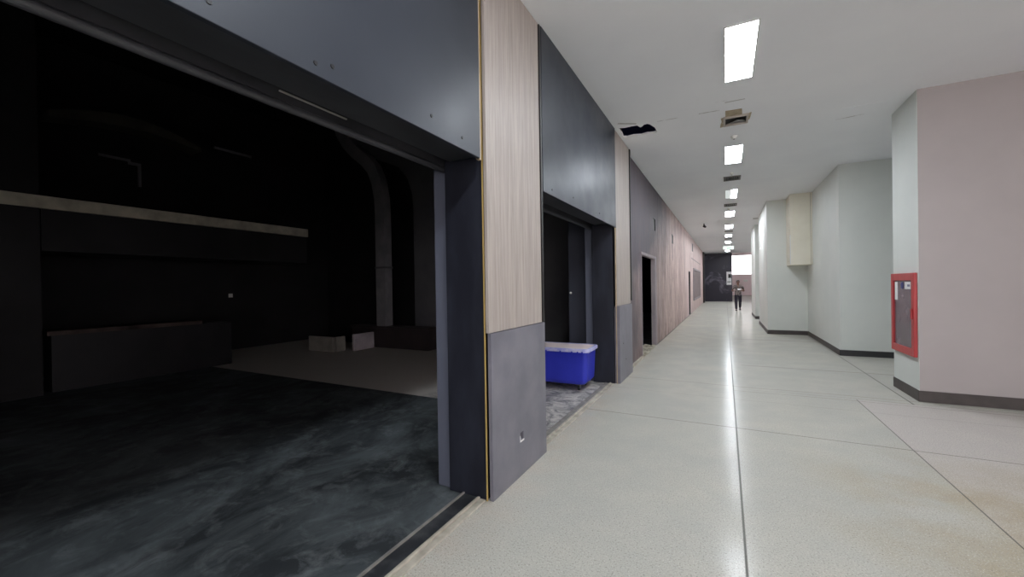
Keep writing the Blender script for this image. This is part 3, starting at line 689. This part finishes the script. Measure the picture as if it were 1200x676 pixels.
# ------------------------------------------------------------------ the person walking towards the camera
def skin_mesh(name, verts, edges, mat, parent, root=0, sub=2):
    """grow one continuous surface along a jointed skeleton; verts = (x, y, z, rx[, ry])"""
    me = bpy.data.meshes.new(name); me.from_pydata([v[:3] for v in verts], edges, [])
    t = bpy.data.objects.new(name, me); COL.objects.link(t)
    t.modifiers.new('skin', 'SKIN').use_smooth_shade = True
    for i, v in enumerate(verts):
        s = me.skin_vertices[0].data[i]; s.radius = (v[3], v[4] if len(v) > 4 else v[3]); s.use_root = (i == root)
    m = t.modifiers.new('sub', 'SUBSURF'); m.levels = m.render_levels = sub
    dg = bpy.context.evaluated_depsgraph_get(); dg.update()
    new = bpy.data.meshes.new_from_object(t.evaluated_get(dg))
    bpy.data.objects.remove(t); bpy.data.meshes.remove(me); new.name = name
    o = bpy.data.objects.new(name, new); COL.objects.link(o); o.parent = parent
    new.materials.clear(); new.materials.append(mat)
    for p in new.polygons: p.use_smooth = True
    return o
skinm = flat('brown_skin', (128, 92, 76), .55)
n = N('grey_patterned_shirt', rough=.8); n.color(n.mix(n.noise(16, detail=3, lo=.46, hi=.56), lin(70, 62, 60), lin(138, 126, 122))); shirtm = n.m
trousm = worn('dark_trousers', (38, 34, 46), (48, 44, 56), 6, .8).m
shoem = flat('dark_shoes', (34, 30, 32), .5); hairm = flat('dark_hair', (34, 30, 30), .7)
pr = thing('person', 'person in patterned short-sleeved shirt and dark trousers walking down the corridor', 'person', (.62, 26.4, 0), rz=0)
# faces -y; x>0 is the photo's right.  front leg planted at x<0, other leg trailing with the heel lifted
verts = [(0, 0, .93, .13, .10), (0, 0, 1.08, .125, .095), (0, -.01, 1.25, .145, .105), (0, 0, 1.40, .12, .085), (0, -.01, 1.46, .055), (0, -.02, 1.51, .05)]
edges = [(0, 1), (1, 2), (2, 3), (3, 4), (4, 5)]
def chain(start, pts):
    p = start
    for v in pts:
        verts.append(v); edges.append((p, len(verts)-1)); p = len(verts)-1
    return p
chain(5, [(0, -.025, 1.56, .07, .08), (0, -.03, 1.62, .077, .092), (0, -.02, 1.675, .055, .065)])
chain(0, [(-.09, -.01, .86, .088), (-.10, -.12, .50, .058), (-.105, -.10, .45, .056), (-.10, -.16, .09, .036), (-.10, -.20, .05, .04, .035), (-.10, -.33, .035, .038, .025)])
chain(0, [(.09, .01, .86, .088), (.10, -.02, .50, .058), (.10, .03, .45, .056), (.095, .24, .17, .036), (.095, .22, .10, .038, .036), (.095, .12, .045, .038, .024)])
def arm(s, el, wr):
    e = chain(3, [(s*.17, 0, 1.39, .06), (s*.20, .0, 1.33, .05), (*el, .04), (*wr, .027)])
    w = Vector(wr); d = (w-Vector(el)).normalized(); side = Vector((-s, 0, 0)) - d*d.dot(Vector((-s, 0, 0))); side.normalize(); nn = d.cross(side)
    P = lambda a, b, c: tuple(w + d*a + side*b + nn*c)
    palm = chain(e, [(*P(.05, 0, 0), .030, .018), (*P(.09, 0, 0), .026, .015)])
    for b, L in ((.028, .062), (.010, .072), (-.010, .066), (-.027, .05)):
        chain(palm, [(*P(.105, b, .0), .009), (*P(.105+L*.55, b*1.1, .012*s), .0085), (*P(.105+L*.85, b*1.1, .034*s), .007)])
    chain(e, [(*P(.035, .034, .0), .011), (*P(.065, .052, .012*s), .0095), (*P(.09, .055, .026*s), .008)])
    return w + d*.13
arm(-1, (-.29, .03, 1.10), (-.22, -.20, 1.12))
hw = arm(1, (.30, .02, 1.10), (.16, -.22, 1.15))
body = skin_mesh('body', verts, edges, skinm, pr, 0, 2)
# clothing
skin_mesh('shirt', [(0, 0, .80, .18, .145), (0, 0, .96, .172, .135), (0, -.01, 1.12, .152, .118), (0, -.01, 1.27, .165, .125), (0, 0, 1.40, .135, .10), (0, -.008, 1.455, .07, .065),
                    (-.18, 0, 1.385, .078), (-.225, .005, 1.30, .072), (-.262, .015, 1.19, .066), (.18, 0, 1.385, .078), (.225, .005, 1.30, .072), (.265, .012, 1.19, .066)],
          [(0, 1), (1, 2), (2, 3), (3, 4), (4, 5), (4, 6), (6, 7), (7, 8), (4, 9), (9, 10), (10, 11)], shirtm, pr, 1, 2)
skin_mesh('trousers', [(0, 0, .93, .145, .115), (-.095, -.02, .84, .105), (-.10, -.12, .50, .082), (-.105, -.11, .44, .08), (-.10, -.165, .085, .066), (.095, .01, .84, .105), (.10, -.02, .50, .082), (.10, .03, .45, .08), (.095, .235, .155, .064)],
          [(0, 1), (1, 2), (2, 3), (3, 4), (0, 5), (5, 6), (6, 7), (7, 8)], trousm, pr, 0, 2)
def shoe(pts): skin_mesh('shoe', pts, [(i, i+1) for i in range(len(pts)-1)], shoem, pr, 0, 2)
shoe([(-.10, -.13, .055, .045, .05), (-.10, -.22, .052, .048, .045), (-.10, -.31, .04, .05, .036), (-.10, -.37, .034, .042, .03)])
shoe([(.095, .25, .14, .045, .05), (.095, .20, .095, .047, .045), (.095, .12, .055, .05, .038), (.095, .06, .042, .042, .03)])
bm = bmesh.new()
bmesh.ops.create_uvsphere(bm, u_segments=24, v_segments=16, radius=1, matrix=Matrix.Translation((0, .004, 1.645)) @ Matrix.Diagonal((.092, .108, .088, 1)))
bmesh.ops.delete(bm, geom=[v for v in bm.verts if v.co.z < 1.59 or (v.co.y < -.055 and v.co.z < 1.668)], context='VERTS')
obj('hair', bm, hairm, pr, smooth=True)
for (nm, p, sz, mt) in (('nose', (0, -.118, 1.585), (.013, .018, .02), skinm), ('ear', (-.082, -.02, 1.59), (.012, .02, .03), skinm), ('ear', (.082, -.02, 1.59), (.012, .02, .03), skinm),
                        ('mouth', (0, -.105, 1.552), (.024, .012, .008), skinm), ('eye', (-.03, -.103, 1.605), (.011, .011, .011), M['black_plastic']), ('eye', (.03, -.103, 1.605), (.011, .011, .011), M['black_plastic'])):
    bm = bmesh.new(); bmesh.ops.create_uvsphere(bm, u_segments=10, v_segments=8, radius=1, matrix=Matrix.Translation(p) @ Matrix.Diagonal((*sz, 1)))
    obj(nm, bm, mt, pr, smooth=True)
ph = obj('paper_sheet', boxes((-.085, .085, -.004, .004, -.045, .045)), M['paper'])
ph.location = (.62+hw.x-.04, 26.4+hw.y-.03, hw.z+.03); ph.rotation_euler = (math.radians(-50), 0, math.radians(12))
tag(ph, 'small white sheet held in the walking person\'s hands', 'paper')

# ------------------------------------------------------------------ light and camera
w = bpy.data.worlds.new('World'); S.world = w; w.use_nodes = True
bg = w.node_tree.nodes['Background']; bg.inputs[0].default_value = (1.0, .93, .94, 1); bg.inputs[1].default_value = 4.3

cam = bpy.data.cameras.new('Camera'); co = bpy.data.objects.new('Camera', cam); COL.objects.link(co)
cam.sensor_width = 36; cam.sensor_fit = 'HORIZONTAL'; cam.lens = 480/1200*36; cam.clip_start = .02; cam.clip_end = 300
yaw, pitch, roll = math.radians(27.5377), math.radians(-.36635), math.radians(-.9)
co.matrix_world = Matrix.Translation((0, 0, 1.6)) @ (Matrix.Rotation(yaw, 4, 'Z') @ Matrix.Rotation(math.pi/2+pitch, 4, 'X') @ Matrix.Rotation(roll, 4, 'Z'))
S.camera = co
S.view_settings.view_transform = 'Standard'; S.view_settings.look = 'None'; S.view_settings.gamma = 1; S.view_settings.use_curve_mapping = False
S.view_settings.exposure = .18
S.cycles.use_denoising = True
S.cycles.max_bounces = 10; S.cycles.diffuse_bounces = 6; S.cycles.sample_clamp_indirect = 3
